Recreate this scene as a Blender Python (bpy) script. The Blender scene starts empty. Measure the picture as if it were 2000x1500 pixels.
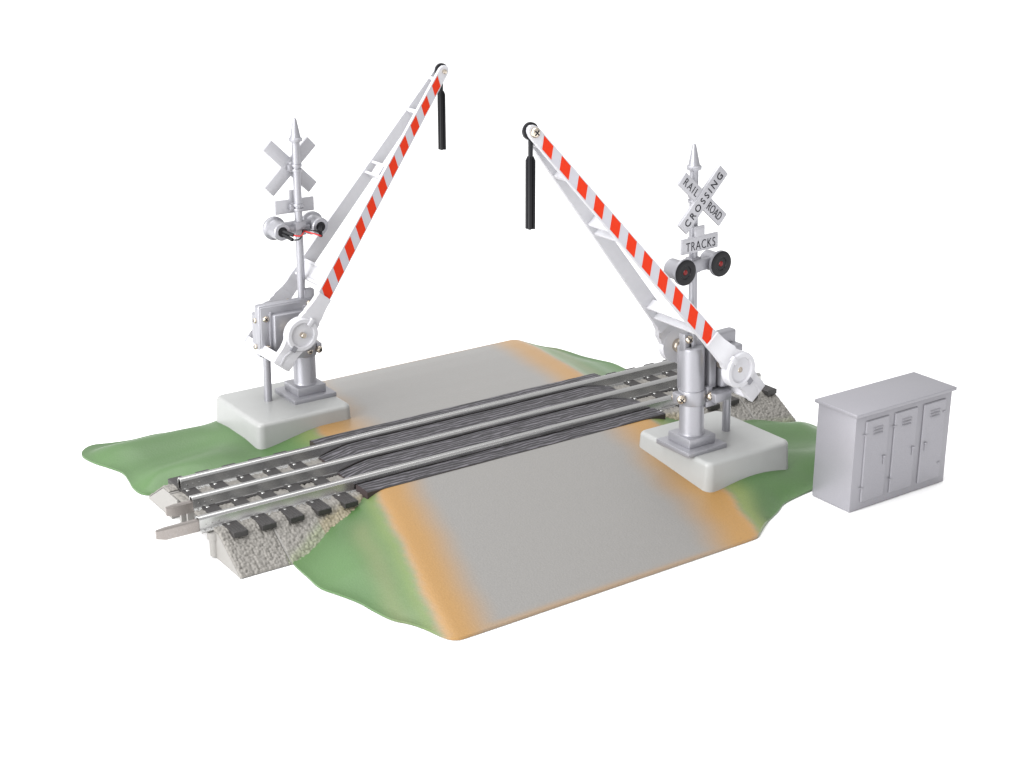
import bpy, bmesh, math, random
import numpy as np
from mathutils import Vector, Matrix
from mathutils.geometry import delaunay_2d_cdt

random.seed(7)
rng = np.random.default_rng(7)
S = bpy.context.scene
COL = S.collection

# ------------------------------------------------------------------ camera
cd = bpy.data.cameras.new("camera")
cd.sensor_width = 36.0
cd.lens = 54.158
cd.clip_start = 1.0
cd.clip_end = 5000.0
cam = bpy.data.objects.new("camera", cd)
COL.objects.link(cam)
yaw, pitch, roll = math.radians(55.4615815), math.radians(-19.8513355), math.radians(-0.037846)
d = Vector((math.cos(pitch) * math.cos(yaw), math.cos(pitch) * math.sin(yaw), math.sin(pitch)))
r = d.cross(Vector((0, 0, 1))).normalized()
u = r.cross(d)
r2 = r * math.cos(roll) + u * math.sin(roll)
u2 = -r * math.sin(roll) + u * math.cos(roll)
M = Matrix((r2, u2, -d)).transposed().to_4x4()
M.translation = Vector((-31.27509, -46.86023, 23.414287))
cam.matrix_world = M
S.camera = cam

# ------------------------------------------------------------------ world (unseen white surround, graded to shape the shading)
W = bpy.data.worlds.new("World")
S.world = W
W.use_nodes = True
wt = W.node_tree
bg = wt.nodes["Background"]
tc = wt.nodes.new("ShaderNodeTexCoord")
sep = wt.nodes.new("ShaderNodeSeparateXYZ")
wt.links.new(tc.outputs["Generated"], sep.inputs[0])
# added light gradient: brighter on the left (-x), dimmer on the right and behind
mr = wt.nodes.new("ShaderNodeMapRange")
mr.inputs["From Min"].default_value = -1.0
mr.inputs["From Max"].default_value = 1.0
mr.inputs["To Min"].default_value = 1.45
mr.inputs["To Max"].default_value = 0.72
wt.links.new(sep.outputs["X"], mr.inputs["Value"])
mr2 = wt.nodes.new("ShaderNodeMapRange")
mr2.inputs["From Min"].default_value = -1.0
mr2.inputs["From Max"].default_value = 1.0
mr2.inputs["To Min"].default_value = 0.85
mr2.inputs["To Max"].default_value = 1.0
wt.links.new(sep.outputs["Y"], mr2.inputs["Value"])
mu = wt.nodes.new("ShaderNodeMath")
mu.operation = "MULTIPLY"
wt.links.new(mr.outputs[0], mu.inputs[0])
wt.links.new(mr2.outputs[0], mu.inputs[1])
wt.links.new(mu.outputs[0], bg.inputs["Strength"])
bg.inputs["Color"].default_value = (1.0, 0.995, 1.0, 1)


def area(name, loc, target, size, power, sy=None):
    l = bpy.data.lights.new(name, "AREA")
    l.energy = power
    l.size = size
    if sy:
        l.shape = "RECTANGLE"
        l.size_y = sy
    o = bpy.data.objects.new(name, l)
    COL.objects.link(o)
    o.location = loc
    o.rotation_euler = (Vector(target) - Vector(loc)).to_track_quat("-Z", "Y").to_euler()
    return o


area("softbox_overhead", (-15, 25, 150), (0, 0, 0), 150, 215000)
area("softbox_side", (-115, -22, 48), (0, 0, 4), 85, 200000)

S.view_settings.view_transform = "Standard"
S.view_settings.look = "None"
S.view_settings.exposure = 0.0
S.view_settings.gamma = 1.0
S.view_settings.use_curve_mapping = False
S.cycles.max_bounces = 8

# ------------------------------------------------------------------ materials


def lin(r, g, b):
    f = lambda c: (c / 255 / 12.92) if c / 255 <= 0.04045 else ((c / 255 + 0.055) / 1.055) ** 2.4
    return (f(r), f(g), f(b), 1.0)


def mat(name, base, rough=0.5, metal=0.0, spec=0.5, noise=None, bump=None, coat=0.0):
    """noise = (scale, amount): brightness variation; bump = (scale, strength, distance)"""
    m = bpy.data.materials.new(name)
    m.use_nodes = True
    nt = m.node_tree
    b = nt.nodes["Principled BSDF"]
    b.inputs["Base Color"].default_value = base
    b.inputs["Roughness"].default_value = rough
    b.inputs["Metallic"].default_value = metal
    b.inputs["Specular IOR Level"].default_value = spec
    b.inputs["Coat Weight"].default_value = coat
    t = nt.nodes.new("ShaderNodeTexCoord")
    if noise:
        n = nt.nodes.new("ShaderNodeTexNoise")
        n.inputs["Scale"].default_value = noise[0]
        n.inputs["Detail"].default_value = 3
        nt.links.new(t.outputs["Object"], n.inputs["Vector"])
        mx = nt.nodes.new("ShaderNodeMapRange")
        mx.inputs["From Min"].default_value = 0.3
        mx.inputs["From Max"].default_value = 0.7
        mx.inputs["To Min"].default_value = 1 - noise[1]
        mx.inputs["To Max"].default_value = 1 + noise[1]
        nt.links.new(n.outputs["Fac"], mx.inputs["Value"])
        hs = nt.nodes.new("ShaderNodeHueSaturation")
        hs.inputs["Color"].default_value = base
        nt.links.new(mx.outputs[0], hs.inputs["Value"])
        nt.links.new(hs.outputs[0], b.inputs["Base Color"])
    if bump:
        n = nt.nodes.new("ShaderNodeTexNoise")
        n.inputs["Scale"].default_value = bump[0]
        n.inputs["Detail"].default_value = 2
        nt.links.new(t.outputs["Object"], n.inputs["Vector"])
        bp = nt.nodes.new("ShaderNodeBump")
        bp.inputs["Strength"].default_value = bump[1]
        bp.inputs["Distance"].default_value = bump[2]
        nt.links.new(n.outputs["Fac"], bp.inputs["Height"])
        nt.links.new(bp.outputs[0], b.inputs["Normal"])
    return m


def attr_mat(name, attr, rough, speck, bump):
    m = mat(name, (0.3, 0.3, 0.3, 1), rough, bump=bump)
    nt = m.node_tree
    b = nt.nodes["Principled BSDF"]
    b.inputs["Specular IOR Level"].default_value = 0.5
    a = nt.nodes.new("ShaderNodeAttribute")
    a.attribute_name = attr
    t = nt.nodes.new("ShaderNodeTexCoord")
    n = nt.nodes.new("ShaderNodeTexNoise")
    n.inputs["Scale"].default_value = speck[0]
    n.inputs["Detail"].default_value = 4
    nt.links.new(t.outputs["Object"], n.inputs["Vector"])
    mx = nt.nodes.new("ShaderNodeMapRange")
    mx.inputs["From Min"].default_value = 0.3
    mx.inputs["From Max"].default_value = 0.7
    mx.inputs["To Min"].default_value = 1 - speck[1]
    mx.inputs["To Max"].default_value = 1 + speck[1]
    nt.links.new(n.outputs["Fac"], mx.inputs["Value"])
    hs = nt.nodes.new("ShaderNodeHueSaturation")
    nt.links.new(a.outputs["Color"], hs.inputs["Color"])
    nt.links.new(mx.outputs[0], hs.inputs["Value"])
    nt.links.new(hs.outputs[0], b.inputs["Base Color"])
    return m


def wood_mat():
    m = mat("charred_wood_grain", (0.05, 0.05, 0.055, 1), 0.5)
    nt = m.node_tree
    b = nt.nodes["Principled BSDF"]
    t = nt.nodes.new("ShaderNodeTexCoord")
    mp = nt.nodes.new("ShaderNodeMapping")
    mp.inputs["Scale"].default_value = (0.9, 7.0, 7.0)
    nt.links.new(t.outputs["Object"], mp.inputs["Vector"])
    n1 = nt.nodes.new("ShaderNodeTexNoise")
    n1.inputs["Scale"].default_value = 1.6
    n1.inputs["Detail"].default_value = 5
    n1.inputs["Roughness"].default_value = 0.65
    n1.inputs["Distortion"].default_value = 1.1
    nt.links.new(mp.outputs[0], n1.inputs["Vector"])
    mp2 = nt.nodes.new("ShaderNodeMapping")
    mp2.inputs["Scale"].default_value = (0.3, 1.0, 1.0)
    nt.links.new(t.outputs["Object"], mp2.inputs["Vector"])
    n2 = nt.nodes.new("ShaderNodeTexWave")
    n2.bands_direction = "Y"
    n2.inputs["Scale"].default_value = 1.7
    n2.inputs["Distortion"].default_value = 7.0
    n2.inputs["Detail"].default_value = 3
    n2.inputs["Detail Scale"].default_value = 1.6
    nt.links.new(mp2.outputs[0], n2.inputs["Vector"])
    mixh = nt.nodes.new("ShaderNodeMix")
    mixh.inputs["Factor"].default_value = 0.35
    nt.links.new(n1.outputs["Fac"], mixh.inputs["A"])
    nt.links.new(n2.outputs["Fac"], mixh.inputs["B"])
    rp = nt.nodes.new("ShaderNodeValToRGB")
    e = rp.color_ramp.elements
    e[0].position = 0.41
    e[0].color = (0.012, 0.011, 0.013, 1)
    e[1].position = 0.70
    e[1].color = (0.115, 0.108, 0.124, 1)
    k = e.new(0.54)
    k.color = (0.028, 0.026, 0.03, 1)
    nt.links.new(mixh.outputs["Result"], rp.inputs[0])
    nt.links.new(rp.outputs[0], b.inputs["Base Color"])
    bp = nt.nodes.new("ShaderNodeBump")
    bp.inputs["Strength"].default_value = 0.9
    bp.inputs["Distance"].default_value = 0.06
    nt.links.new(mixh.outputs["Result"], bp.inputs["Height"])
    nt.links.new(bp.outputs[0], b.inputs["Normal"])
    return m


SILVER = mat("silver_paint", (0.325, 0.325, 0.35, 1), 0.36, 0.6, 0.5, noise=(60, 0.07), bump=(45, 0.12, 0.02))
SILVERD = mat("silver_paint_matt", (0.40, 0.40, 0.425, 1), 0.45, 0.4, 0.5, noise=(60, 0.08), bump=(45, 0.12, 0.02))
CABINET = mat("cabinet_silver", (0.26, 0.256, 0.278, 1), 0.45, 0.3, 0.5, noise=(40, 0.06), bump=(40, 0.15, 0.02))
WHITE = mat("white_plastic", (0.50, 0.50, 0.525, 1), 0.38, noise=(3, 0.02))
LILAC = mat("pale_grey_print", (0.42, 0.415, 0.455, 1), 0.4)
RED = mat("red_print", (0.56, 0.032, 0.009, 1), 0.55, spec=0.1)
PAD = mat("grey_plastic", (0.30, 0.305, 0.30, 1), 0.35, noise=(1.5, 0.02))
BLACK = mat("black_plastic", (0.007, 0.007, 0.009, 1), 0.3, spec=0.25)
BLACKM = mat("black_rubber", (0.01, 0.01, 0.012, 1), 0.5, spec=0.25)
INK = mat("black_ink", (0.012, 0.012, 0.016, 1), 0.5, spec=0.2)
SCREW = mat("nickel_screw", (0.62, 0.55, 0.46, 1), 0.2, 1.0)
STEEL = mat("steel_rail", (0.46, 0.46, 0.455, 1), 0.25, 1.0)
PIN = mat("nickel_pin", (0.30, 0.275, 0.26, 1), 0.38, 0.85, noise=(30, 0.1))
TIE = mat("black_tie", (0.028, 0.026, 0.026, 1), 0.5, noise=(14, 0.3), bump=(18, 0.25, 0.02))
MOULD = mat("moulded_grey_plastic", (0.225, 0.217, 0.205, 1), 0.5)
WOOD = wood_mat()
PLANKEND = mat("dark_brown_plastic", (0.035, 0.024, 0.025, 1), 0.45)
GRAVEL = attr_mat("gravel_plastic", "paint", 0.6, (18, 0.12), (30, 0.2, 0.01))
TURF = attr_mat("sprayed_plastic", "paint", 0.38, (26, 0.08), (13, 0.27, 0.03))
SLOT_SHADE = mat("slot_shade_grey", (0.2, 0.2, 0.22, 1), 0.5)
REDLENS = mat("red_lens", (0.16, 0.004, 0.004, 1), 0.05, spec=0.3)
WIRERED = mat("red_wire", (0.55, 0.03, 0.03, 1), 0.35)
FLOOR = mat("white_acrylic", (0.93, 0.93, 0.93, 1), 0.6)

# ------------------------------------------------------------------ mesh helpers


class MB:
    def __init__(self, T=None):
        self.bm = bmesh.new()
        self.T = T or Matrix()
        self.mi = 0

    def _v(self, p):
        return self.bm.verts.new(self.T @ Vector(p))

    def face(self, vs):
        try:
            f = self.bm.faces.new(vs)
            f.material_index = self.mi
            return f
        except ValueError:
            return None

    def box(self, lo, hi, bev=0.0, seg=2, mx=None):
        x0, y0, z0 = lo
        x1, y1, z1 = hi
        P = [(x0, y0, z0), (x1, y0, z0), (x1, y1, z0), (x0, y1, z0), (x0, y0, z1), (x1, y0, z1), (x1, y1, z1), (x0, y1, z1)]
        if mx is not None:
            P = [mx @ Vector(p) for p in P]
        v = [self._v(p) for p in P]
        fs = [self.face([v[i] for i in q]) for q in ((0, 3, 2, 1), (4, 5, 6, 7), (0, 1, 5, 4), (1, 2, 6, 5), (2, 3, 7, 6), (3, 0, 4, 7))]
        if bev:
            es = list({e for f in fs for e in f.edges})
            res = bmesh.ops.bevel(self.bm, geom=es, offset=bev, segments=seg, profile=0.5, affect="EDGES")
            for f in res["faces"]:
                f.material_index = self.mi
        return self

    def prism(self, poly, a, b, fn, bev=0.0):
        """poly: 2-D outline; fn(u, v, w) -> point; extruded from w=a to w=b"""
        n = len(poly)
        v0 = [self._v(fn(p[0], p[1], a)) for p in poly]
        v1 = [self._v(fn(p[0], p[1], b)) for p in poly]
        fs = [self.face(v0[::-1]), self.face(v1)]
        for i in range(n):
            fs.append(self.face([v0[i], v0[(i + 1) % n], v1[(i + 1) % n], v1[i]]))
        if bev:
            es = list({e for f in fs[:2] for e in f.edges})
            res = bmesh.ops.bevel(self.bm, geom=es, offset=bev, segments=2, profile=0.5, affect="EDGES")
            for f in res["faces"]:
                f.material_index = self.mi
        return self

    def lathe(self, prof, p0, axis, seg=32):
        """prof: [(radius, height)] about the axis from p0"""
        ax = Vector(axis).normalized()
        a = ax.orthogonal().normalized()
        b = ax.cross(a)
        p0 = Vector(p0)
        rings = []
        for rr, h in prof:
            if rr < 1e-5:
                rings.append([self._v(p0 + ax * h)])
            else:
                rings.append([self._v(p0 + ax * h + (a * math.cos(2 * math.pi * i / seg) + b * math.sin(2 * math.pi * i / seg)) * rr) for i in range(seg)])
        for k in range(len(rings) - 1):
            A, B = rings[k], rings[k + 1]
            for i in range(seg):
                j = (i + 1) % seg
                if len(A) == 1 and len(B) == 1:
                    continue
                if len(A) == 1:
                    self.face([A[0], B[j], B[i]])
                elif len(B) == 1:
                    self.face([A[i], A[j], B[0]])
                else:
                    self.face([A[i], A[j], B[j], B[i]])
        if len(rings[0]) > 1:
            self.face(rings[0][::-1])
        if len(rings[-1]) > 1:
            self.face(rings[-1])
        return self

    def cyl(self, p0, p1, rr, seg=28, bev=0.0):
        p0, p1 = Vector(p0), Vector(p1)
        L = (p1 - p0).length
        pr = [(rr, 0), (rr, L)] if not bev else [(rr - bev, 0), (rr, bev), (rr, L - bev), (rr - bev, L)]
        return self.lathe(pr, p0, p1 - p0, seg)

    def tube(self, pts, rr, seg=10):
        pts = [Vector(p) for p in pts]
        rings = []
        up = Vector((0.1, 0.2, 1)).normalized()
        for i, p in enumerate(pts):
            t = (pts[min(i + 1, len(pts) - 1)] - pts[max(i - 1, 0)]).normalized()
            a = t.cross(up).normalized()
            b = t.cross(a)
            rings.append([self._v(p + (a * math.cos(2 * math.pi * k / seg) + b * math.sin(2 * math.pi * k / seg)) * rr) for k in range(seg)])
        for A, B in zip(rings, rings[1:]):
            for k in range(seg):
                j = (k + 1) % seg
                self.face([A[k], A[j], B[j], B[k]])
        self.face(rings[0][::-1])
        self.face(rings[-1])
        return self

    def screw(self, p, n, rr):
        """pan head with a cross slot"""
        n = Vector(n).normalized()
        self.lathe([(rr * 0.8, -rr * 0.6), (rr, 0), (rr, rr * 0.2), (rr * 0.88, rr * 0.45), (rr * 0.6, rr * 0.62), (rr * 0.3, rr * 0.68), (0.0, rr * 0.69)], p, n, 20)
        a = n.orthogonal().normalized()
        b = n.cross(a)
        q = Vector(p) + n * rr * 0.5
        s = self.mi
        self.mi = 1
        for (e, f) in ((a, b), (b, a)):
            mx = Matrix((e, f, n)).transposed().to_4x4()
            mx.translation = q
            self.box((-rr * 0.62, -rr * 0.13, 0), (rr * 0.62, rr * 0.13, rr * 0.215 if e is a else rr * 0.225), mx=mx)
        self.mi = s
        return self

    def build(self, name, mats, parent=None, smooth=35, loc=None):
        bmesh.ops.recalc_face_normals(self.bm, faces=self.bm.faces)
        me = bpy.data.meshes.new(name)
        self.bm.to_mesh(me)
        self.bm.free()
        for m in mats if isinstance(mats, (list, tuple)) else [mats]:
            me.materials.append(m)
        if smooth:
            for p in me.polygons:
                p.use_smooth = True
            me.set_sharp_from_angle(angle=math.radians(smooth))
        o = bpy.data.objects.new(name, me)
        COL.objects.link(o)
        if parent:
            o.parent = parent
        if loc:
            o.location = loc
        return o


def empty(name, loc, rz=0.0):
    o = bpy.data.objects.new(name, None)
    o.empty_display_size = 0.5
    COL.objects.link(o)
    o.location = loc
    o.rotation_euler = (0, 0, rz)
    return o


def tag(o, label, cat, group=None):
    o["label"] = label
    o["category"] = cat
    if group:
        o["group"] = group


def text_obj(name, body, width, height, mx, depth, m, parent, spacing=1.0, bold=0.0):
    """letters fitted to width x height, standing on the plane given by mx"""
    c = bpy.data.curves.new(name, "FONT")
    c.body = body
    c.size = 1.0
    c.space_character = spacing
    c.extrude = 0.05
    c.offset = bold
    c.resolution_u = 6
    t = bpy.data.objects.new(name + "_tmp", c)
    COL.objects.link(t)
    dg = bpy.context.evaluated_depsgraph_get()
    me = bpy.data.meshes.new_from_object(t.evaluated_get(dg))
    bpy.data.objects.remove(t)
    bpy.data.curves.remove(c)
    co = np.empty(len(me.vertices) * 3)
    me.vertices.foreach_get("co", co)
    co = co.reshape(-1, 3)
    lo, hi = co.min(0), co.max(0)
    ce = (lo + hi) / 2
    sc = np.array([width / (hi[0] - lo[0]), height / (hi[1] - lo[1]), depth / (hi[2] - lo[2])])
    co = (co - ce) * sc
    co[:, 2] += depth * 0.3
    for i, v in enumerate(me.vertices):
        v.co = mx @ Vector(co[i])
    me.materials.clear()
    me.materials.append(m)
    me.name = name
    o = bpy.data.objects.new(name, me)
    COL.objects.link(o)
    o.parent = parent
    return o


# ------------------------------------------------------------------ setting
fl = MB()
vs = [fl._v(p) for p in ((-900, -900, 0), (900, -900, 0), (900, 900, 0), (-900, 900, 0))]
fl.face(vs)
floor = fl.build("floor", FLOOR, smooth=0, loc=(0, 0, -0.02))
floor["kind"] = "structure"

# ------------------------------------------------------------------ terrain of a ramp (near one; the far one is it turned by 180 degrees)
OUT = [(-10.75, -3.95), (-10.84, -5.16), (-10.86, -6.12), (-10.6, -6.86), (-10.32, -7.7), (-10.2, -8.49), (-10.02, -9.31), (-9.69, -9.85),
       (-9.47, -10.41), (-9.33, -11.0), (-9.2, -11.35), (-9.0, -11.53), (-8.7, -11.58), (-7.0, -11.57), (-2.87, -11.52), (1.62, -11.48), (3.2, -11.46),
       (3.62, -11.4), (3.98, -11.16), (4.77, -10.67), (5.68, -10.24), (6.34, -9.87), (7.27, -9.67), (8.1, -9.55), (8.95, -9.42), (9.97, -9.75),
       (11.05, -9.72), (11.85, -9.86), (12.6, -10.08), (13.1, -9.75), (13.32, -9.21), (13.2, -8.37), (12.86, -7.48), (12.64, -6.71), (12.72, -5.89),
       (12.85, -5.07), (12.75, -4.35), (12.2, -4.05), (10.6, -3.85), (9.4, -3.45), (8.2, -2.85), (7.3, -2.62), (6.75, -2.5),
       (2, -2.5), (-3, -2.5), (-6.9, -2.5), (-7.3, -2.52), (-8.0, -2.72), (-8.8, -2.93), (-9.3, -3.2), (-9.8, -3.5), (-10.3, -3.8)]


def catmull(P, step):
    P = np.array(P, float)
    n = len(P)
    o = []
    for i in range(n):
        p0, p1, p2, p3 = P[i - 1], P[i], P[(i + 1) % n], P[(i + 2) % n]
        L = np.linalg.norm(p2 - p1)
        straight = L > 1.6
        k = max(2, int(L / step))
        for j in range(k):
            t = j / k
            if straight:
                o.append(p1 + (p2 - p1) * t)
            else:
                o.append(0.5 * ((2 * p1) + (-p0 + p2) * t + (2 * p0 - 5 * p1 + 4 * p2 - p3) * t * t + (-p0 + 3 * p1 - 3 * p2 + p3) * t ** 3))
    return np.array(o)


BND = catmull(OUT, 0.16)
LY = np.array([-11.6, -11.0, -10.41, -9.85, -9.31, -8.49, -7.7, -6.86, -6.12, -5.16, -4.0, -2.4])
LX = np.array([-9.3, -9.4, -9.5, -9.72, -10.05, -10.22, -10.34, -10.62, -10.88, -10.86, -10.8, -10.6])


def sst(a, b, x):
    t = np.clip((x - a) / (b - a), 0, 1)
    return t * t * (3 - 2 * t)


def xl(y):
    return -6.5 - 2.75 * np.clip((-y - 2.4) / 9.1, -0.1, 1.02)


def xr(y):
    return 5.75 - 2.2 * np.clip((-y - 2.4) / 9.1, -0.1, 1.02)


def zroad(y):
    return np.interp(-y, [2.4, 2.8, 4.4, 6.1, 8.6, 10.4, 11.3, 11.6], [1.27, 1.26, 1.1, 0.9, 0.57, 0.3, 0.14, 0.08])


def seg_dist(x, y, skip):
    A = BND
    B = np.roll(BND, -1, 0)
    mid = (A + B) / 2
    use = np.array([not skip(p) for p in mid])
    A, B = A[use], B[use]
    P = np.stack([x, y], -1)[:, None, :]
    ab = (B - A)[None]
    t = np.clip(((P - A[None]) * ab).sum(-1) / (ab ** 2).sum(-1), 0, 1)
    return np.sqrt((((A[None] + ab * t[..., None]) - P) ** 2).sum(-1)).min(1)


def Hraw(x, y):
    zr = zroad(y)
    XL, XR = xl(y), xr(y)
    xo = np.interp(y, LY, LX)
    s = np.clip((XL - x) / np.maximum(XL - xo, 0.05), 0, 1)
    zl = zr * np.interp(s, [0, 0.08, 0.2, 0.36, 0.55, 0.75, 1.0], [1, 0.9, 0.7, 0.56, 0.44, 0.2, 0.02])
    t1 = np.clip((x - XR) / np.maximum(7.9 - XR, 0.1), 0, 1)
    z79 = np.interp(-y, [2.4, 3.5, 4.3, 5.6, 7.1, 8.3, 9.4, 10.4], [0.72, 0.66, 0.66, 0.78, 0.75, 0.62, 0.4, 0.15])
    e1 = t1 * t1 * (3 - 2 * t1) * 0.5 + t1 * 0.5
    zb = zr + (z79 - zr) * e1 + 0.2 * np.sin(math.pi * t1) * sst(6.2, 8.0, -y)
    t2 = np.clip((x - 7.9) / 5.2, 0, 1)
    wave = np.sin(1.75 * y + 0.25 * x + 0.8) * 0.2 * sst(0, 0.3, t2) * (1 - 0.35 * t2) + np.sin(0.9 * x - 1.1 * y) * 0.05 * sst(0, 0.3, t2)
    zb = np.where(x > 7.9, z79 * (1 - 0.62 * t2) + wave, zb)
    return np.where(x < XL, zl, np.where(x > XR, zb, zr))


def H(x, y):
    z = np.zeros_like(x)
    ws = 0
    for dx in (-0.24, -0.12, 0, 0.12, 0.24):
        for dy in (-0.12, 0, 0.12):
            w = (1 - abs(dx) * 2) * (1 - abs(dy) * 3)
            z += w * Hraw(x + dx, y + dy)
            ws += w
    z /= ws
    do = seg_dist(x, y, lambda p: (p[1] > -4.1 and p[0] < 11.5) or (p[1] < -11.2 and p[0] < 3.3))
    k = np.clip(do / 1.3, 0, 1)
    k = 1 - (1 - k) ** 2
    right = sst(0.0, 1.5, x - xr(y))
    z = z * (1 - right * (1 - k))
    return np.maximum(z, 0.07)


def paint(x, y):
    grey, orange, green, tan = (np.array(c) for c in (GREY_C, ORANGE_C, GREEN_C, TAN_C))
    XL, XR = xl(y), xr(y)
    nz = 0.10 * np.sin(1.3 * y + 0.7) + 0.06 * np.sin(3.1 * y + x)
    dl, dr = x - XL + nz * 0.4, XR - x + nz
    di = np.minimum(dl, dr)
    c = np.repeat(grey[None], len(x), 0)
    wo = sst(-0.42, 0.08, di) * (1 - sst(np.where(dl < dr, 0.45, 0.55), np.where(dl < dr, 2.1, 2.7), di))
    lip = (1 - sst(0.0, 0.28, y + 11.55)) * 0.55
    wo = np.maximum(wo, lip * sst(-0.3, 0.1, di))
    c = c + (orange - c) * wo[:, None]
    wg = 1 - sst(-0.42, -0.05, di)
    gvar = green[None] * (1 + 0.08 * np.sin(0.8 * x + 0.5 * y) + 0.05 * np.sin(1.9 * y - 0.6 * x))[:, None]
    c = c + (gvar - c) * wg[:, None]
    yg = np.array(YG_C)
    wy = np.exp(-((di + 0.35) / np.where(dl < dr, 0.33, 0.62)) ** 2) * np.where(dl < dr, 0.5, 0.75) * wg
    c = c + (yg - c) * wy[:, None]
    wt_ = np.exp(-((dl + 1.15) / 0.42) ** 2) * 0.36 * wg * sst(-3.0, -4.5, y)
    c = c + (tan - c) * wt_[:, None]
    return c


GREY_C = (0.188, 0.183, 0.175)
ORANGE_C = (0.29, 0.162, 0.05)
GREEN_C = (0.062, 0.128, 0.042)
YG_C = (0.16, 0.19, 0.06)
TAN_C = (0.185, 0.172, 0.085)


def inside(P, x, y):
    c = np.zeros(len(x), bool)
    n = len(P)
    for i in range(n):
        x1, y1 = P[i]
        x2, y2 = P[(i + 1) % n]
        if y1 == y2:
            continue
        m = ((y1 > y) != (y2 > y)) & (x < (x2 - x1) * (y - y1) / (y2 - y1) + x1)
        c ^= m
    return c


def ramp_mesh():
    gx, gy = np.meshgrid(np.arange(-11.2, 13.6, 0.17), np.arange(-12, -2.2, 0.17))
    gx = gx.ravel() + rng.uniform(-0.02, 0.02, gx.size)
    gy = gy.ravel() + rng.uniform(-0.02, 0.02, gy.size)
    ok = inside(BND, gx, gy)
    gx, gy = gx[ok], gy[ok]
    dd = seg_dist(gx, gy, lambda p: False)
    ok = dd > 0.09
    gx, gy = gx[ok], gy[ok]
    nb = len(BND)
    pts = [Vector(p) for p in BND] + [Vector(p) for p in zip(gx, gy)]
    V, Ed, F, *_ = delaunay_2d_cdt(pts, [(i, (i + 1) % nb) for i in range(nb)], [list(range(nb))], 1, 1e-4)
    x = np.array([v[0] for v in V])
    y = np.array([v[1] for v in V])
    z = H(x, y)
    c = paint(x, y)
    bm = bmesh.new()
    vv = [bm.verts.new((x[i], y[i], z[i])) for i in range(len(x))]
    for f in F:
        bm.faces.new([vv[i] for i in f])
    be = [e for e in bm.edges if e.is_boundary]
    # rim: a small rolled edge down to the table
    r1 = bmesh.ops.extrude_edge_only(bm, edges=be)
    nv = [g for g in r1["geom"] if isinstance(g, bmesh.types.BMVert)]
    for v in nv:
        v.co.z = 0.0
    bmesh.ops.recalc_face_normals(bm, faces=bm.faces)
    me = bpy.data.meshes.new("road_ramp")
    bm.to_mesh(me)
    bm.free()
    co = np.empty(len(me.vertices) * 3, np.float32)
    me.vertices.foreach_get("co", co)
    co = co.reshape(-1, 3)
    c = paint(co[:, 0].astype(float), co[:, 1].astype(float))
    at = me.color_attributes.new("paint", "FLOAT_COLOR", "POINT")
    at.data.foreach_set("color", np.c_[c, np.ones(len(c))].astype(np.float32).ravel())
    me.materials.append(TURF)
    for p in me.polygons:
        p.use_smooth = True
    me.set_sharp_from_angle(angle=math.radians(60))
    if me.polygons[0].normal.z < 0:
        me.flip_normals()
    return me


rm = ramp_mesh()
near = bpy.data.objects.new("road_ramp", rm)
COL.objects.link(near)
tag(near, "wide grey road ramp with orange edges sloping down in front of the track", "ramp", "sloping road ramps")
far = bpy.data.objects.new("road_ramp", rm)
COL.objects.link(far)
far.rotation_euler = (0, 0, math.pi)
tag(far, "grey road ramp with orange shoulder and green bank partly hidden behind the track", "ramp", "sloping road ramps")

# ------------------------------------------------------------------ railway track
track = empty("railway_track", (0, 0, 0))
tag(track, "straight three-rail toy train track on grey gravel bed with dark crossing planks", "train track")
ZB = 1.0


def worley(x, y, cell, seed):
    """distance to the nearest jittered point, and a random value of that point"""
    g = np.random.default_rng(seed)
    N = 1024
    jx, jy, jr = g.uniform(0, 1, (64, N)), g.uniform(0, 1, (64, N)), g.uniform(0, 1, (64, N))
    cx, cy = np.floor(x / cell).astype(int), np.floor(y / cell).astype(int)
    best = np.full(x.shape, 9.0)
    val = np.zeros(x.shape)
    for a in (-1, 0, 1):
        for b in (-1, 0, 1):
            ix, iy = (cx + a), (cy + b)
            u_, w_ = iy % 64, ix % N
            px = (ix + 0.15 + 0.7 * jx[u_, w_]) * cell
            py = (iy + 0.15 + 0.7 * jy[u_, w_]) * cell
            dd = np.hypot(px - x, py - y)
            m = dd < best
            best = np.where(m, dd, best)
            val = np.where(m, jr[u_, w_], val)
    return best, val


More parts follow.
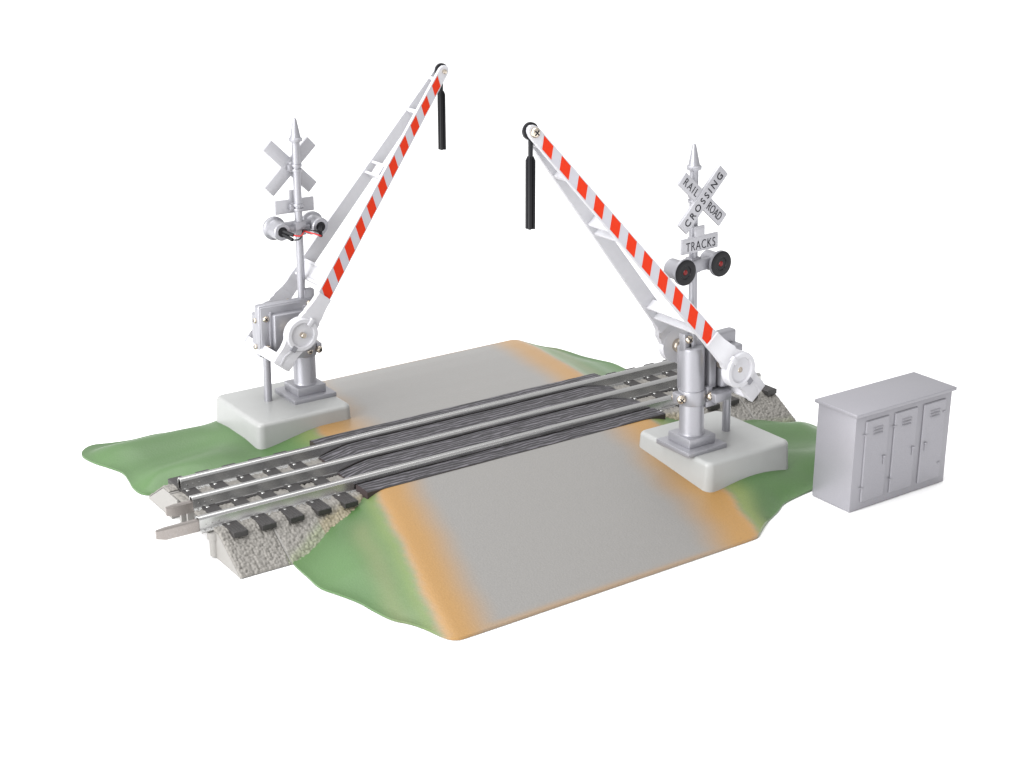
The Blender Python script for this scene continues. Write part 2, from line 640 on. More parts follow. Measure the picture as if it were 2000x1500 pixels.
def gravel_sheet(name, x0, x1, path, parent, step=0.032):
    """path: (y, z) polyline across the bed; pebbles stand out along its normal"""
    P = np.array(path, float)
    L = np.r_[0, np.cumsum(np.linalg.norm(np.diff(P, axis=0), axis=1))]
    ns = max(3, int(L[-1] / step))
    nx = int((x1 - x0) / step)
    s = np.linspace(0, L[-1], ns + 1)
    yy, zz = np.interp(s, L, P[:, 0]), np.interp(s, L, P[:, 1])
    ty, tz = np.gradient(yy), np.gradient(zz)
    q = np.hypot(ty, tz)
    ny, nz = -tz / q, ty / q
    flip = np.where(nz < 0, -1, 1)
    ny, nz = ny * flip, nz * flip
    X, Sg = np.meshgrid(np.linspace(x0, x1, nx + 1), s, indexing="ij")
    sd = abs(hash(name)) % 1000 if False else int(abs(path[0][0] * 10) + len(path))
    d1, v1 = worley(X + 40, Sg + 3, 0.105, sd)
    h = np.clip(1 - (d1 / 0.078) ** 2, 0, 1) ** 0.6 * (0.06 + 0.032 * v1)
    fade = np.minimum(1, np.minimum(Sg, L[-1] - Sg) / 0.05 + 0.25)
    fx = np.minimum(1, np.minimum(X - x0, x1 - X) / 0.05 + 0.1)
    h = h * fade * fx
    Yv = yy[None] + ny[None] * h
    Zv = zz[None] + nz[None] * h
    co = np.stack([X, Yv, Zv], -1).reshape(-1, 3)
    idx = np.arange((nx + 1) * (ns + 1)).reshape(nx + 1, ns + 1)
    F = np.stack([idx[:-1, :-1], idx[1:, :-1], idx[1:, 1:], idx[:-1, 1:]], -1).reshape(-1, 4)
    me = bpy.data.meshes.new(name)
    me.from_pydata(co.tolist(), [], F.tolist())
    base = np.array([0.178, 0.169, 0.155])
    col = base[None] * (0.92 + 0.2 * v1.reshape(-1, 1)) + 0 * h.reshape(-1, 1)
    # overspray of green and ochre paint where the ramp's bank meets the gravel
    xs = np.where(Yv.ravel() < 0, co[:, 0], -co[:, 0])
    ys = -np.abs(co[:, 1])
    edge_y = np.interp(xs, [-10.75, -10.3, -9.8, -9.3, -8.8, -8.0, -7.3, -6.9, 6.75, 7.3, 8.2, 9.4, 10.6, 12.2],
                       [-3.95, -3.8, -3.5, -3.2, -2.93, -2.72, -2.56, -2.5, -2.5, -2.62, -2.85, -3.45, -3.85, -4.05])
    dE = ys - edge_y
    w = (1 - sst(0.0, 0.5, dE)) ** 1.6 * ((xs > -10.9) & (xs < 12.6))
    ochre = np.array([0.25, 0.2, 0.07])
    grn = np.array([0.15, 0.2, 0.07])
    mixc = np.where((xs[:, None] > -9.2) & (xs[:, None] < 9.0), ochre, grn)
    col = col + (mixc * (0.85 + 0.3 * v1.reshape(-1, 1)) - col) * (w * 0.38)[:, None]
    at = me.color_attributes.new("paint", "FLOAT_COLOR", "POINT")
    at.data.foreach_set("color", np.c_[np.clip(col, 0, 1), np.ones(len(col))].astype(np.float32).ravel())
    me.materials.append(GRAVEL)
    for p in me.polygons:
        p.use_smooth = True
    o = bpy.data.objects.new(name, me)
    COL.objects.link(o)
    o.parent = parent
    return o


XE = 12.7
bed = MB()
yz = lambda a, b, w: (w, a, b)
# two moulded flanks and the deck between them; the ends are recessed in the middle
for sgn in (-1, 1):
    q = [(sgn * 3.985, 0.0), (sgn * 2.362, 0.985), (sgn * 1.75, 0.985), (sgn * 1.75, 0.0)]
    bed.prism(q, -XE, XE, yz)
bed.box((-XE + 0.75, -1.749, 0.05), (XE - 0.75, 1.749, 0.965))
bed.box((-XE, -1.748, 0.72), (-XE + 0.749, -1.3, 0.96))
bed.box((-XE, 1.1, 0.55), (-XE + 0.749, 1.748, 0.96))
bed.box((-XE + 0.05, 0.95, 0.0), (-XE + 0.3, 1.09, 0.8))
bed.box((-XE + 0.15, 0.6, 0.0), (-XE + 0.4, 0.72, 0.7))
bed.lathe([(0.2, 0), (0.2, 0.62), (0.26, 0.64), (0.26, 0.9)], (-XE + 0.05, -1.95, 0.05), (0, 0, 1), 20)
bed.build("roadbed", MOULD, track, smooth=30)
for sgn in (-1, 1):
    gravel_sheet("gravel", -XE, -10.82, [(sgn * 4.0, 0.0), (sgn * 2.37, 1.0), (sgn * 1.85, 1.0)], track)
    gravel_sheet("gravel", -10.79, 10.79, [(sgn * 4.0, 0.0), (sgn * 2.37, 1.0), (sgn * 1.85, 1.0)], track, 0.036)
    gravel_sheet("gravel", 10.82, XE, [(sgn * 4.0, 0.0), (sgn * 2.37, 1.0), (sgn * 1.85, 1.0)], track)
    gravel_sheet("gravel", -XE + 0.05, XE - 0.05, [(sgn * 1.6, 0.98), (sgn * 0.2, 0.98)], track, 0.05)

# moulding seam: a thin raised rib down each flank
for sx in (-1, 1):
    for sgn in (-1, 1):
        sm = MB()
        sm.prism([(sgn * 4.02, 0.0), (sgn * 2.45, 1.03), (sgn * 2.45, 0.9), (sgn * 3.8, 0.0)], sx * 10.80 - 0.03, sx * 10.80 + 0.04, yz)
        sm.build("seam", MOULD, track)


def rail(y, xa, xb, pin):
    prof = []
    half = [(0.29, 0.985), (0.29, 1.03), (0.165, 1.075), (0.145, 1.12), (0.145, 1.40), (0.135, 1.45), (0.105, 1.49), (0.06, 1.512), (0.0, 1.52)]
    prof = [(p[0], p[1]) for p in half] + [(-p[0], p[1]) for p in half[-2::-1]]
    inner = [(0.1, 0.985), (0.1, 1.4), (0.085, 1.44), (0.05, 1.465), (0.0, 1.47)]
    prof2 = [(p[0], p[1]) for p in inner] + [(-p[0], p[1]) for p in inner[-2::-1]]
    m = MB()
    # hollow tubular rail: outer skin, inner skin, rims
    for pr in (prof, prof2):
        a = [m._v((xa, y + p[0], p[1])) for p in pr]
        b = [m._v((xb, y + p[0], p[1])) for p in pr]
        for i in range(len(pr) - 1):
            m.face([a[i], a[i + 1], b[i + 1], b[i]])
    bmesh.ops.remove_doubles(m.bm, verts=m.bm.verts, dist=1e-6)
    for X in (xa, xb):
        for k in range(len(half) - 1):
            pass
    # rims as quads strips between the skins
    n, n2 = len(prof), len(prof2)
    for X in (xa, xb):
        o_ = [m._v((X, y + p[0], p[1])) for p in prof]
        i_ = [m._v((X, y + p[0], p[1])) for p in prof2]
        for k in range(n - 1):
            j0, j1 = round(k * (n2 - 1) / (n - 1)), round((k + 1) * (n2 - 1) / (n - 1))
            if j0 == j1:
                m.face([o_[k], o_[k + 1], i_[j0]])
            else:
                m.face([o_[k], o_[k + 1], i_[j1], i_[j0]])
    # dimples punched near the end
    for k in range(3):
        for sg in (-1, 1):
            m.lathe([(0.035, -0.01), (0.03, 0.012), (0.0, 0.018)], (xa + 0.22 + 0.24 * k, y + sg * 0.145, 1.24), (0, sg, 0), 10)
    # clips that hold the rail at each tie
    for t in TX:
        for sg in (-1, 1):
            if abs(t) < 6.9:
                continue
            m.box((t - 0.15, y + sg * 0.19, 1.02), (t - 0.02, y + sg * 0.36, 1.12), 0.02, 1)
    o = m.build("rail", STEEL, track, smooth=40)
    if pin:
        p = MB()
        L, z0, z1, hw = pin
        xs0, xs1 = xa - L, xa + 0.6
        poly = [(-hw, z0), (hw, z0), (hw, z1 - 0.05), (hw - 0.04, z1), (-hw + 0.04, z1), (-hw, z1 - 0.05)]
        a = [p._v((xs1, y + q[0], q[1])) for q in poly]
        b = [p._v((xs0 + 0.32, y + q[0], q[1])) for q in poly]
        zc = (z0 + z1) / 2
        c = [p._v((xs0, y + q[0] * 0.6, zc + 0.03 + (q[1] - zc) * 0.72)) for q in poly]
        for A, B in ((a, b), (b, c)):
            for i in range(6):
                p.face([A[i], A[(i + 1) % 6], B[(i + 1) % 6], B[i]])
        p.face(a[::-1])
        p.face(c)
        p.build("joiner_pin", PIN, o, smooth=25)
    return o


TX = [-12.06 + 1.062 * k for k in range(24)]
rail(-1.72, -13.13, 12.6, (1.5, 1.0, 1.42, 0.1))
rail(0.0, -12.62, 12.7, (0.95, 0.93, 1.35, 0.095))
rail(1.72, -12.32, 13.0, None)
for t in TX:
    if abs(t) < 7.2:
        continue
    m = MB()
    w = 0.27
    for sgn in (-1, 1):
        m.box((t - w, sgn * 1.5 if sgn > 0 else -2.82, 0.9), (t + w, 2.82 if sgn > 0 else -1.5, 1.098), 0.014, 1)
        for g in range(4):
            xx = t - w + 0.1 + g * 0.113
            m.box((xx, -2.8 if sgn < 0 else 2.0, 1.0), (xx + 0.05, -2.0 if sgn < 0 else 2.8, 1.112), 0.01, 1)
    m.box((t - w, -1.499, 0.9), (t + w, 1.499, 1.095), 0.02, 1)
    m.build("tie", TIE, track, smooth=30)
# long dark strip under the middle rail
m = MB()
m.box((-12.3, -0.30, 0.95), (12.3, 0.30, 1.075), 0.01, 1)
m.build("centre_strip", TIE, track)


def plank(y0, y1, xa, xb, ztop, end, chamf):
    m = MB()
    nx, ny = 220, 10
    X = np.linspace(xa, xb, nx)
    top = []
    for x in X:
        e = min(x - xa, xb - x)
        zt = ztop - (max(0.0, (chamf - e) / chamf) ** 1.3 * 0.24 if chamf else 0)
        row = []
        for j in range(ny):
            y = y0 + (y1 - y0) * j / (ny - 1)
            edge = 0.03 if j in (0, ny - 1) else 0
            row.append(m._v((x, y, zt - edge + 0.012 * math.sin(x * 1.1 + y * 23) * math.sin(y * 17 + x * .4))))
        top.append(row)
    for i in range(nx - 1):
        for j in range(ny - 1):
            m.face([top[i][j], top[i + 1][j], top[i + 1][j + 1], top[i][j + 1]])
    bot = [[m._v((v.co.x, v.co.y, end)) for v in (row[0], row[-1])] for row in top]
    m.mi = 1
    for i in range(nx - 1):
        m.face([top[i][0], bot[i][0], bot[i + 1][0], top[i + 1][0]])
        m.face([top[i][-1], top[i + 1][-1], bot[i + 1][1], bot[i][1]])
    for i in (0, nx - 1):
        m.face([bot[i][0]] + top[i] + [bot[i][1]])
    return m.build("plank", [WOOD, PLANKEND], track, smooth=40)


plank(-2.78, -1.93, -7.15, 6.55, 1.31, 0.85, 0)
plank(-1.51, -0.22, -6.98, 6.85, 1.36, 1.0, 1.3)
plank(0.22, 1.51, -6.85, 6.98, 1.36, 1.0, 1.3)
plank(1.93, 2.78, -6.55, 7.15, 1.31, 0.85, 0)

# ------------------------------------------------------------------ pedestals


def pedestal(rz, label):
    x0, x1, y0, y1 = 3.80, 7.92, -8.48, -4.36
    zt = 1.71
    m = MB()
    rings = []
    n = 8
    hx, hy = (x1 - x0) / 2, (y1 - y0) / 2
    cx, cy = (x0 + x1) / 2, (y0 + y1) / 2

    def loop(off, z, rc):
        pts = []
        for (sx, sy, a0) in ((1, 1, 0), (-1, 1, 90), (-1, -1, 180), (1, -1, 270)):
            for k in range(n + 1):
                a = math.radians(a0 + 90 * k / n)
                pts.append((cx + sx * (hx - off - rc) + rc * math.cos(a), cy + sy * (hy - off - rc) + rc * math.sin(a), z))
        return [m._v(p) for p in pts]

    rt = 0.17
    rings = [loop(-0.07, 0.2, 0.34), loop(0.0, zt - rt, 0.3)]
    for k in range(1, 6):
        a = math.radians(90 * k / 5)
        rings.append(loop(rt * (1 - math.cos(a)), zt - rt + rt * math.sin(a), 0.3 - rt * (1 - math.cos(a)) * 0.7))
    for A, B in zip(rings, rings[1:]):
        for i in range(len(A)):
            j = (i + 1) % len(A)
            m.face([A[i], A[j], B[j], B[i]])
    m.face(rings[0][::-1])
    m.face(rings[-1])
    o = m.build("gate_pedestal", PAD, smooth=50)
    o.rotation_euler = (0, 0, rz)
    tag(o, label, "pedestal", "gate pedestals")
    return o


pedestal(0, "pale grey plastic block under the gate whose sign reads RAILROAD CROSSING")
pedestal(math.pi, "pale grey plastic block under the gate with red and black wires behind its lamps")

# ------------------------------------------------------------------ crossing gates


def gate(loc, rz, tilt, zs, mx, rod, hz, L, ang, tipy, y0b, y0h, y1h, hdx, label):
    """local frame: signs face -y, the arm leans to -x"""
    root = empty("crossing_gate", loc, rz)
    tag(root, label, "crossing gate", "railroad crossing gates")
    T = Matrix.Rotation(-tilt, 4, "Y") @ Matrix.Diagonal((1, 1, zs, 1))
    # stepped foot
    m = MB()
    m.box((-0.94, -0.92, -0.01), (0.94, 0.92, 0.18), 0.02, 2)
    m.box((-0.03, -0.935, 0.0), (0.03, -0.9, 0.17))
    m.box((-0.63, -0.62, 0.18), (0.63, 0.62, 0.53), 0.025, 2)
    m.build("foot", SILVER, root)
    m = MB(T)
    m.lathe([(0.5, 0.45), (0.475, 0.56), (0.46, 0.62), (0.46, 3.78), (0.44, 3.9), (0.38, 3.95)], (0, 0, 0), (0, 0, 1), 40)
    m.build("column", SILVER, root)
    m = MB(T)
    m.cyl((0, 0, 3.9), (0, 0, 10.45), 0.16, 28)
    m.build("pole", SILVER, root)
    m = MB(T)
    m.lathe([(0.15, 10.3), (0.17, 10.42), (0.26, 10.44), (0.27, 10.48), (0.27, 10.55), (0.215, 10.58), (0.2, 10.62), (0.075, 11.26), (0.06, 11.31), (0.0, 11.34)], (0, 0, 0), (0, 0, 1), 32)
    m.build("finial", SILVER, root)
    # crossbuck
    cz = 9.40
    sdx = 0.12
    front = -0.36
    m = MB(T)
    for a, (ya, yb) in ((-43.5, (front, front + 0.1)), (44.5, (front - 0.035, front + 0.095))):
        R_ = Matrix.Translation((sdx, 0, cz)) @ Matrix.Rotation(math.radians(-a), 4, "Y")
        m.box((-1.32, ya, -0.26), (1.32, yb, 0.26), 0.018, 2, mx=R_)
    m.box((-0.2, front + 0.09, cz - 0.2), (0.2, -0.12, cz + 0.2), 0.03)
    cb = m.build("crossbuck", SILVERD, root)

    def plane(cx, cyy, czz, a, off):
        R0 = Matrix.Rotation(math.radians(90), 4, "X")
        return T @ Matrix.Translation((cx, cyy, czz)) @ Matrix.Rotation(math.radians(-a), 4, "Y") @ Matrix.Translation((off, 0, 0)) @ R0

    text_obj("lettering", "RAIL", 0.80, 0.27, plane(sdx, front - 0.002, cz, -43.5, -0.76), 0.012, INK, cb, 1.3, -0.008)
    text_obj("lettering", "ROAD", 0.80, 0.30, plane(sdx, front - 0.002, cz, -43.5, 0.74), 0.012, INK, cb, 1.0, -0.008)
    text_obj("lettering", "CROSSING", 2.26, 0.26, plane(sdx, front - 0.037, cz, 44.5, 0), 0.012, INK, cb, 1.45, 0.004)
    # number board
    tz = 7.83
    m = MB(T)
    m.box((-0.83, front, tz - 0.275), (0.85, front + 0.11, tz + 0.275), 0.018, 2)
    m.box((-0.21, front + 0.008, tz + 0.2), (0.23, front + 0.104, tz + 0.64), 0.018, 2)
    m.box((-0.19, front + 0.1, tz - 0.15), (0.19, -0.12, tz + 0.15), 0.03)
    tb = m.build("tracks_board", SILVERD, root)
    text_obj("lettering", "TRACKS", 1.36, 0.32, plane(0, front - 0.002, tz - 0.03, 0, 0.03), 0.012, INK, tb, 1.15, -0.01)
    # sign clamps round the pole, open lug at the back
    for z in (cz, tz):
        m = MB(T)
        for k in (-0.09, 0.09):
            m.lathe([(0.15, -0.06), (0.205, -0.055), (0.215, 0), (0.205, 0.055), (0.15, 0.06)], (0, 0, z + k), (0, 0, 1), 28)
        m.box((0.1, -0.2, z - 0.13), (0.33, 0.02, z + 0.13), 0.03)
        m.lathe([(0.06, 0), (0.06, 0.03), (0.0, 0.035)], (0.25, 0.02, z), (0, 1, 0), 12)
        m.build("sign_clamp", SILVER, root)
    # lamp bracket
    lz = 6.98
    m = MB(T)
    m.box((-0.74, -0.36, lz - 0.17), (0.74, -0.05, lz + 0.24), 0.03)
    m.box((-0.24, -0.2, lz - 0.27), (0.24, 0.2, lz + 0.3), 0.06)
    m.box((-0.45, -0.1, lz - 0.12), (0.45, 0.1, lz + 0.12), 0.03)
    m.build("lamp_bracket", SILVER, root)
    for sx in (-1, 1):
        c = sx * 0.83
        m = MB(T)
        m.lathe([(0.15, 0.15), (0.2, 0.26), (0.315, 0.26), (0.355, 0.22), (0.355, -0.33), (0.37, -0.37), (0.45, -0.42), (0.475, -0.45), (0.475, -0.55), (0.44, -0.555), (0.1, -0.35)], (c, 0, lz), (0, 1, 0), 40)
        lamp = m.build("signal_lamp", SILVER, root)
        m = MB(T)
        m.lathe([(0.46, -0.55), (0.46, -0.585), (0.44, -0.595), (0.24, -0.575), (0.225, -0.55), (0.2, -0.45), (0.1, -0.40)], (c, 0, lz), (0, 1, 0), 40)
        m.build("lamp_visor", BLACK, lamp)
        m = MB(T)
        m.lathe([(0.13, -0.40), (0.13, -0.48), (0.115, -0.53), (0.08, -0.575), (0.0, -0.595)], (c, 0, lz), (0, 1, 0), 24)
        m.build("lens", REDLENS, lamp)
        # plug and sleeve at the back
        m = MB(T)
        m.lathe([(0.185, 0.2), (0.185, 0.271), (0.0, 0.272)], (c, 0, lz - 0.02), (0, 1, 0), 24)
        e1 = Vector((c - sx * 0.28, 0.62, lz - 0.09))
        e2 = Vector((c - sx * 0.22, 0.66, lz - 0.26))
        m.cyl((c - 0.02, 0.2, lz + 0.03), e1, 0.075, 14, 0.01)
        m.cyl((c, 0.2, lz - 0.09), e2, 0.075, 14, 0.01)
        m.build("plug", BLACKM, lamp)
        hole = Vector((-0.08, 0.23, lz - 0.08))

        def wire(p, q, sag):
            pts = []
            for k in range(15):
                t = k / 14
                b = Vector((0, 0.2 * math.sin(math.pi * t), sag * math.sin(math.pi * t)))
                pts.append(Vector(p) + (Vector(q) - Vector(p)) * t + b)
            return pts

        m = MB(T)
        m.tube(wire(e1 if sx > 0 else e2, hole, -0.06 if sx > 0 else 0.02), 0.032)
        m.build("red_wire", WIRERED, root)
        m = MB(T)
        m.tube(wire(e2 if sx > 0 else e1, hole + Vector((0.05, 0.03, 0.06)), -0.1 if sx > 0 else 0.05), 0.028)
        m.build("black_wire", BLACKM, root)
    # motor housing behind the column
    Tm = T @ Matrix.Translation((mx, 0, 0))
    m = MB(Tm)
    m.box((-0.42, -0.1, 2.0), (1.98, 0.30, 4.15), 0.09, 3)
    m.box((0.40, -0.40, 2.25), (0.72, -0.05, 3.75), 0.03, 2)
    m.box((-0.55, -0.08, 2.35), (-0.35, 0.2, 3.8), 0.04, 2)
    m.box((-0.55, -0.1, 3.75), (-0.12, 0.22, 4.48), 0.04, 2)
    # stepped underside bracket
    m.box((0.35, -0.8, 1.78), (1.15, 0.2, 2.15), 0.04, 2)
    m.box((0.2, -0.45, 1.55), (0.75, 0.1, 1.8), 0.04, 2)
    hs = m.build("gear_housing", SILVER, root)
    m = MB(Tm)
    m.box((-0.36, 0.29, 2.02), (1.93, 0.40, 4.1), 0.05, 2)
    m.box((-0.25, 0.38, 2.08), (1.5, 0.70, 3.8), 0.06, 3)
    m.prism([(1.5, 3.9), (1.5, 2.0), (1.6, 2.0), (1.6, 3.8), (1.55, 3.9)], 0.35, 0.5, lambda a, b, w: (a, w, b), 0.015)
    m.build("front_cover", SILVER, root)
    m = MB(Tm)
    m.box((0.85, -0.58, 2.2), (1.90, -0.095, 3.72), 0.1, 3)
    m.build("rear_cover", SILVER, root)
    for (p, n_, rr) in (((1.72, 0.40, 3.62), (0, 1, 0), 0.13), ((1.70, 0.40, 2.4), (0, 1, 0), 0.13), ((-0.2, 0.40, 3.98), (0, 1, 0), 0.11),
                        ((-0.36, -0.12, 4.25), (0, -1, 0), 0.155), ((0.46, -0.13, 4.0), (0, -1, 0), 0.13),
                        ((1.99, 0.0, 3.5), (1, 0, 0), 0.11), ((1.99, -0.05, 2.4), (1, 0, 0), 0.11)):
        m = MB(Tm)
        m.screw(p, n_, rr)
        m.build("screw", [SCREW, INK], hs, smooth=40)
    # clamp ring round the column
    m = MB(T)
    m.lathe([(0.46, 1.72), (0.50, 1.73), (0.51, 1.76), (0.51, 2.24), (0.50, 2.27), (0.46, 2.28)], (0, 0, 0), (0, 0, 1), 40)
    m.box((0.36, -0.42, 1.7), (0.66, 0.3, 2.35), 0.05)
    m.box((-0.66, -0.1, 1.8), (-0.42, 0.35, 2.2), 0.05)
    cr = m.build("clamp_ring", SILVER, root)
    for (p, n_, rr) in (((0.5, -0.46, 1.98), (0.15, -1, 0), 0.175), ((-0.62, -0.14, 2.02), (-0.5, -1, 0), 0.17),
                        ((-0.5, 0.38, 1.95), (-0.4, 1, 0), 0.15), ((-0.02, 0.50, 1.98), (0.1, 1, 0), 0.12)):
        m = MB(T)
        m.screw(p, n_, rr)
        m.build("screw", [SCREW, INK], cr, smooth=40)
    # steel rod that carries the cable into the block
    m = MB()
    m.cyl((rod[0], rod[1], -0.05), (rod[0] - 0.05, rod[1], 2.35), 0.158, 24)
    m.build("support_rod", SILVER, root)

    # ---- arm: in its own frame u along the arm, w upward across it, y sideways
    hx = 0.8 + mx + hdx
    hub = Vector((hx, 0, hz))
    ud = Vector((-math.cos(ang), 0, math.sin(ang)))
    wd = Vector((math.sin(ang), 0, math.cos(ang)))

    def A(uu, ww, yy):
        return hub + ud * uu + wd * ww + Vector((0, yy, 0))

    Y0, Y1 = y0b, 1.58

    def side(sg, uu):
        y0 = Y0 if sg < 0 else Y1
        t = max(0.0, (uu - 1.4) / (L - 1.4))
        return y0 + (tipy + sg * 0.15 - y0) * t if uu > 1.4 else y0

    def hw(uu):
        return 0.33 + (0.215 - 0.33) * uu / L

    th = 0.075
    arm = bpy.data.objects.new("gate_arm", None)
    COL.objects.link(arm)
    arm.parent = root
    for sg in (-1, 1):
        m = MB()
        us = [1.25, 1.5] + [1.5 + (L - 1.5) * k / 30 for k in range(1, 31)] + [L + 0.16, L + 0.25]
        P = []
        for uu in us:
            y = side(sg, min(uu, L + .1))
            h = hw(uu) if uu <= L else (0.16 if uu < L + 0.2 else 0.06)
            P.append([m._v(A(uu, h, y - th)), m._v(A(uu, h, y + th)), m._v(A(uu, -h, y + th)), m._v(A(uu, -h, y - th))])
        for a, b in zip(P, P[1:]):
            for i in range(4):
                m.face([a[i], a[(i + 1) % 4], b[(i + 1) % 4], b[i]])
        m.face(P[0])
        m.face(P[-1][::-1])
        # printed field and red blocks on the outer face
        m.mi = 1
        N = 24
        for k in range(N):
            q = []
            for (uu, s_) in ((1.5 + (L - 2.0) * k / N, 1), (1.5 + (L - 2.0) * (k + 1) / N, 1), (1.5 + (L - 2.0) * (k + 1) / N, -1), (1.5 + (L - 2.0) * k / N, -1)):
                q.append(m._v(A(uu, s_ * (hw(uu) - 0.035), side(sg, uu) + sg * (th + 0.004))))
            m.face(q)
        for k in range(11):
            uc = L * (0.165 + 0.0778 * k)
            du = L * 0.0205
            m.mi = 0
            for (g, off) in ((0.028, 0.007), (0.0, 0.010)):
                q = []
                for (s_, e) in ((1, -1), (1, 1), (-1, 1), (-1, -1)):
                    ww = s_ * (hw(uc) - 0.042 + (0.0 if off > 0.008 else 0.004))
                    uu = uc + e * (du + g) + ww * 0.72
                    q.append(m._v(A(uu, ww, side(sg, uu) + sg * (th + off))))
                m.mi = 2 if off > 0.008 else 0
                m.face(q)
        m.mi = 0
        m.build("arm_beam", [WHITE, LILAC, RED], arm, smooth=25)
    # hubs with neck and counterweight tail
    for sg in (-1, 1):
        y = y0h if sg < 0 else y1h
        ys = Y0 if sg < 0 else Y1
        m = MB()
        r0 = 0.68
        poly = [(r0 * math.cos(math.radians(t)), r0 * math.sin(math.radians(t))) for t in range(-140, 145, 7)]
        tail = [(-0.72, 0.42), (-0.86, 0.37), (-1.05, 0.40), (-1.25, 0.43), (-1.5, 0.40), (-1.5, -0.40), (-1.2, -0.42), (-1.0, -0.38), (-0.86, -0.36), (-0.72, -0.42)]
        m.prism(poly + tail, y - 0.13, y + 0.13, lambda a, b, w: A(a, b, w), 0.02)
        # raised rim round the recessed face
        m.lathe([(0.46, 0.0), (0.48, 0.085), (0.50, 0.10), (0.63, 0.10), (0.665, 0.07), (0.675, 0)], A(0, 0, y + sg * 0.12), (0, sg, 0), 48)
        m.prism([(-1.46, 0.12), (-1.05, 0.16), (-0.78, 0.04), (-0.78, -0.02), (-1.05, 0.09), (-1.46, 0.05)], y + sg * 0.12, y + sg * 0.155, lambda a, b, w: A(a, b, w))
        m.build("pivot_hub", WHITE, arm, smooth=35)
        # neck that bends from the hub in to the beam
        m = MB()
        st = []
        for (uu, h, k) in ((0.48, 0.44, 0.0), (0.66, 0.44, 0.0), (0.8, 0.385, 0.0), (0.92, 0.40, 0.05), (1.1, 0.36, 0.3), (1.35, 0.325, 0.75), (1.6, 0.315, 1.0), (1.75, 0.312, 1.0)):
            yy = y + (ys - y) * k
            st.append([m._v(A(uu, h, yy - 0.122)), m._v(A(uu, h, yy + 0.122)), m._v(A(uu, -h, yy + 0.122)), m._v(A(uu, -h, yy - 0.122))])
        for a, b in zip(st, st[1:]):
            for i in range(4):
                m.face([a[i], a[(i + 1) % 4], b[(i + 1) % 4], b[i]])
        m.face(st[0])
        m.face(st[-1][::-1])
        m.build("neck", WHITE, arm, smooth=30)
        m = MB()
        mq = [(-0.76, -0.11), (-0.53, -0.11), (-0.53, 0.11), (-0.76, 0.11)]  # dark grey block painted as the shade inside the hub's square hole
        m.prism(mq, y + sg * 0.10, y + sg * 0.226, lambda a, b, w: A(a, b, w))
        m.build("slot", SLOT_SHADE, arm)
        m = MB()
        mq = [(0.42, -0.09), (0.74, -0.09), (0.74, 0.09), (0.42, 0.09)]
        m.prism(mq, y + sg * 0.10, y + sg * 0.26, lambda a, b, w: A(a, b, w), 0.02)
        m.build("key", WHITE, arm)
        m = MB()
        m.cyl(A(0, 0, y - sg * 0.95), A(0, 0, y + sg * (0.33 if sg > 0 else 0.15)), 0.11, 16, 0.02)
        m.build("axle", SCREW, arm)
        m = MB()
        m.lathe([(0.26, 0), (0.27, 0.05), (0.27, 0.15), (0.23, 0.2), (0.23, 0.75)], A(0, 0, y - sg * 0.14), (0, -sg, 0), 28)
        m.build("bushing", SCREW, arm)
    # braces between the two sides
    def brace(u0, u1, win):
        m = MB()
        def bar(a, b, w0=-0.2, w1=0.2, k0=0.0, k1=1.0):
            uu = (a + b) / 2
            ya, yb = side(-1, uu) + th * 0.5, side(1, uu) - th * 0.5
            ya, yb = ya + (yb - ya) * k0, ya + (yb - ya) * k1
            mxx = Matrix((ud, Vector((0, 1, 0)), wd)).transposed().to_4x4()
            mxx.translation = hub
            m.box((a, ya, w0), (b, yb, w1), 0.012, 1, mx=mxx)
        if u1 - u0 > 0.3:
            bar(u0, u0 + 0.11)
            bar(u1 - 0.11, u1)
            if win:
                bar(u0 + 0.09, u1 - 0.09, 0.05, 0.13, 0.28, 0.72)
            else:
                bar(u0 + 0.09, u1 - 0.09, 0.05, 0.13, 0, 1)
        else:
            bar(u0, u1)
        m.build("cross_brace", WHITE, arm)
    brace(2.0, 2.75, False)
    brace(0.575 * L, 0.625 * L, True)
    brace(0.825 * L, 0.838 * L, False)
    brace(0.955 * L, 0.966 * L, False)
    m = MB()
    mxx = Matrix((ud, Vector((0, 1, 0)), wd)).transposed().to_4x4()
    mxx.translation = hub
    m.box((-1.52, y0h - 0.02, -0.36), (-1.40, y1h + 0.02, 0.36), 0.02, 2, mx=mxx)
    m.box((-1.45, y0h + 0.13, 0.28), (-1.1, y1h - 0.13, 0.37), 0.02, 2, mx=mxx)
    m.build("counterweight", WHITE, arm)
    # tip bolt and hanging rod
    m = MB()
    tp = A(L, 0, tipy)
    m.screw(tp + Vector((0, -0.26, 0)), (0, -1, 0), 0.17)
    m.cyl(tp + Vector((0, -0.24, 0)), tp + Vector((0, 0.30, 0)), 0.07, 14)
    m.lathe([(0.0, 0.0), (0.095, 0.0), (0.095, 0.1), (0.06, 0.12), (0, 0.12)], tp + Vector((0, 0.22, 0)), (0, 1, 0), 6)
    m.build("tip_bolt", [SCREW, INK], arm, smooth=40)
    m = MB()
    ring = [(0.34, -0.05), (0.34, 0.05), (0.3, 0.07), (0.12, 0.07), (0.12, -0.07), (0.3, -0.07), (0.34, -0.05)]
    m.lathe([(0.0, -0.07), (0.265, -0.07), (0.29, -0.05), (0.29, 0.05), (0.265, 0.07), (0.0, 0.07)], tp + ud * 0.02, (0, 1, 0), 36)
    hxp = tp + Vector((0.0, 0, -0.3))
    m.cyl(hxp, hxp + Vector((0, 0, -0.58)), 0.08, 16)
    e = hxp + Vector((0, 0, -0.5))

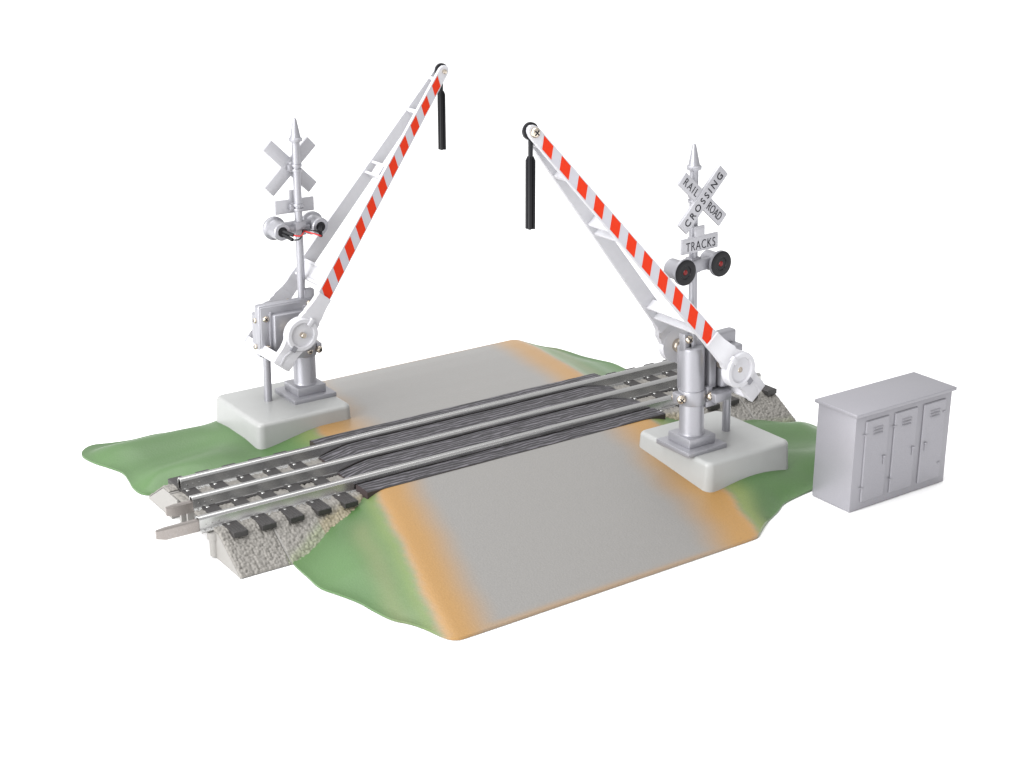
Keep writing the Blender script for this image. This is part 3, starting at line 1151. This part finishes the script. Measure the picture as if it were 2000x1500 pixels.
    def sec(z, k):
        q = []
        for (x, y) in ((-1, -1), (-0.35, -1), (-0.25, -0.7), (0.25, -0.7), (0.35, -1), (1, -1), (1, -0.35), (0.75, -0.2), (0.75, 0.2), (1, 0.35), (1, 1), (0.35, 1), (0.25, 0.7), (-0.25, 0.7), (-0.35, 1), (-1, 1), (-1, 0.35), (-0.75, 0.2), (-0.75, -0.2), (-1, -0.35)):
            q.append(m._v(e + Vector((x * 0.118 * k, y * 0.118 * k, z))))
        return q
    st = [sec(0.0, 0.62), sec(-0.14, 1.0), sec(-2.4, 1.0)]
    for a, b in zip(st, st[1:]):
        for i in range(len(a)):
            j = (i + 1) % len(a)
            m.face([a[i], a[j], b[j], b[i]])
    m.face(st[0][::-1])
    m.face(st[-1])
    m.build("hanging_rod", BLACK, arm, smooth=30)
    return root


gate((4.5, -6.7, 1.71), 0.0, math.radians(2.25), 1.006, 0.10, (2.1, 0.42), 3.33, 12.28, math.radians(48.7), 0.0, -1.3, -1.55, 1.95, -0.2,
     "silver gate whose crossbuck reads RAILROAD CROSSING, striped arm leaning over the near ramp")
gate((-4.8, 6.45, 1.71), math.pi, math.radians(0.55), 0.993, 0.08, (1.58, -0.19), 3.17, 12.04, math.radians(50.7), 0.0, -1.05, -1.2, 1.6, 0.0,
     "silver gate seen from behind, with red and black wires behind its two lamps")

# ------------------------------------------------------------------ equipment cabinet
cab = empty("equipment_cabinet", (10.27, -10.8, 0))
tag(cab, "silver metal equipment cabinet with three narrow louvred doors standing beside the green bank", "cabinet")
X0, X1, YF, YB, ZT = -2.52, 2.55, -0.95, 0.93, 3.70
m = MB()
m.box((X0, YF, 0.0), (X1, YB, ZT), 0.02, 2)
m.build("body", CABINET, cab)
m = MB()
m.box((X0 - 0.10, YF - 0.11, ZT - 0.005), (X1 + 0.12, YB + 0.11, ZT + 0.13), 0.025, 2)
m.build("roof", CABINET, cab)
cx0 = 10.27
for k, (xa, xb, hxx) in enumerate(((8.24, 9.43, 9.27), (9.74, 10.94, 10.8), (11.28, 12.48, 11.48))):
    a, b = xa - cx0, xb - cx0
    m = MB()
    m.box((a, YF - 0.065, 0.28), (b, YF + 0.02, 3.46), 0.03, 1)
    dr = m.build("door", CABINET, cab, smooth=25)
    for j in range(3):
        m = MB()
        z = 3.14 - 0.115 * j
        lx = a + 0.38
        m.prism([(YF - 0.06, z + 0.035), (YF - 0.115, z - 0.02), (YF - 0.11, z - 0.035), (YF - 0.06, z - 0.035)], lx, lx + 0.46, lambda p, q, w: (w, p, q))
        m.build("louvre", CABINET, dr)
    m = MB()
    hh = hxx - cx0
    m.box((hh - 0.065, YF - 0.14, 1.85), (hh + 0.075, YF - 0.06, 1.94), 0.02, 1)
    m.box((hh - 0.03, YF - 0.105, 1.58), (hh + 0.025, YF - 0.06, 1.86), 0.015, 1)
    m.build("handle", CABINET, dr)
    if k < 2:
        for z in (2.96, 0.88):
            m = MB()
            m.cyl((a - 0.1, YF - 0.06, z), (a + 0.1, YF - 0.06, z), 0.025, 10)
            m.build("hinge", CABINET, dr)
    else:
        m = MB()
        m.box((b - 0.15, YF - 0.1, 2.94), (b - 0.02, YF - 0.02, 3.0), 0.01, 1)
        m.build("hinge", CABINET, dr)
        m = MB()
        m.box((b - 0.2, YF - 0.11, 0.89), (b - 0.08, YF - 0.03, 0.96), 0.01, 1)
        m.build("latch", CABINET, dr)
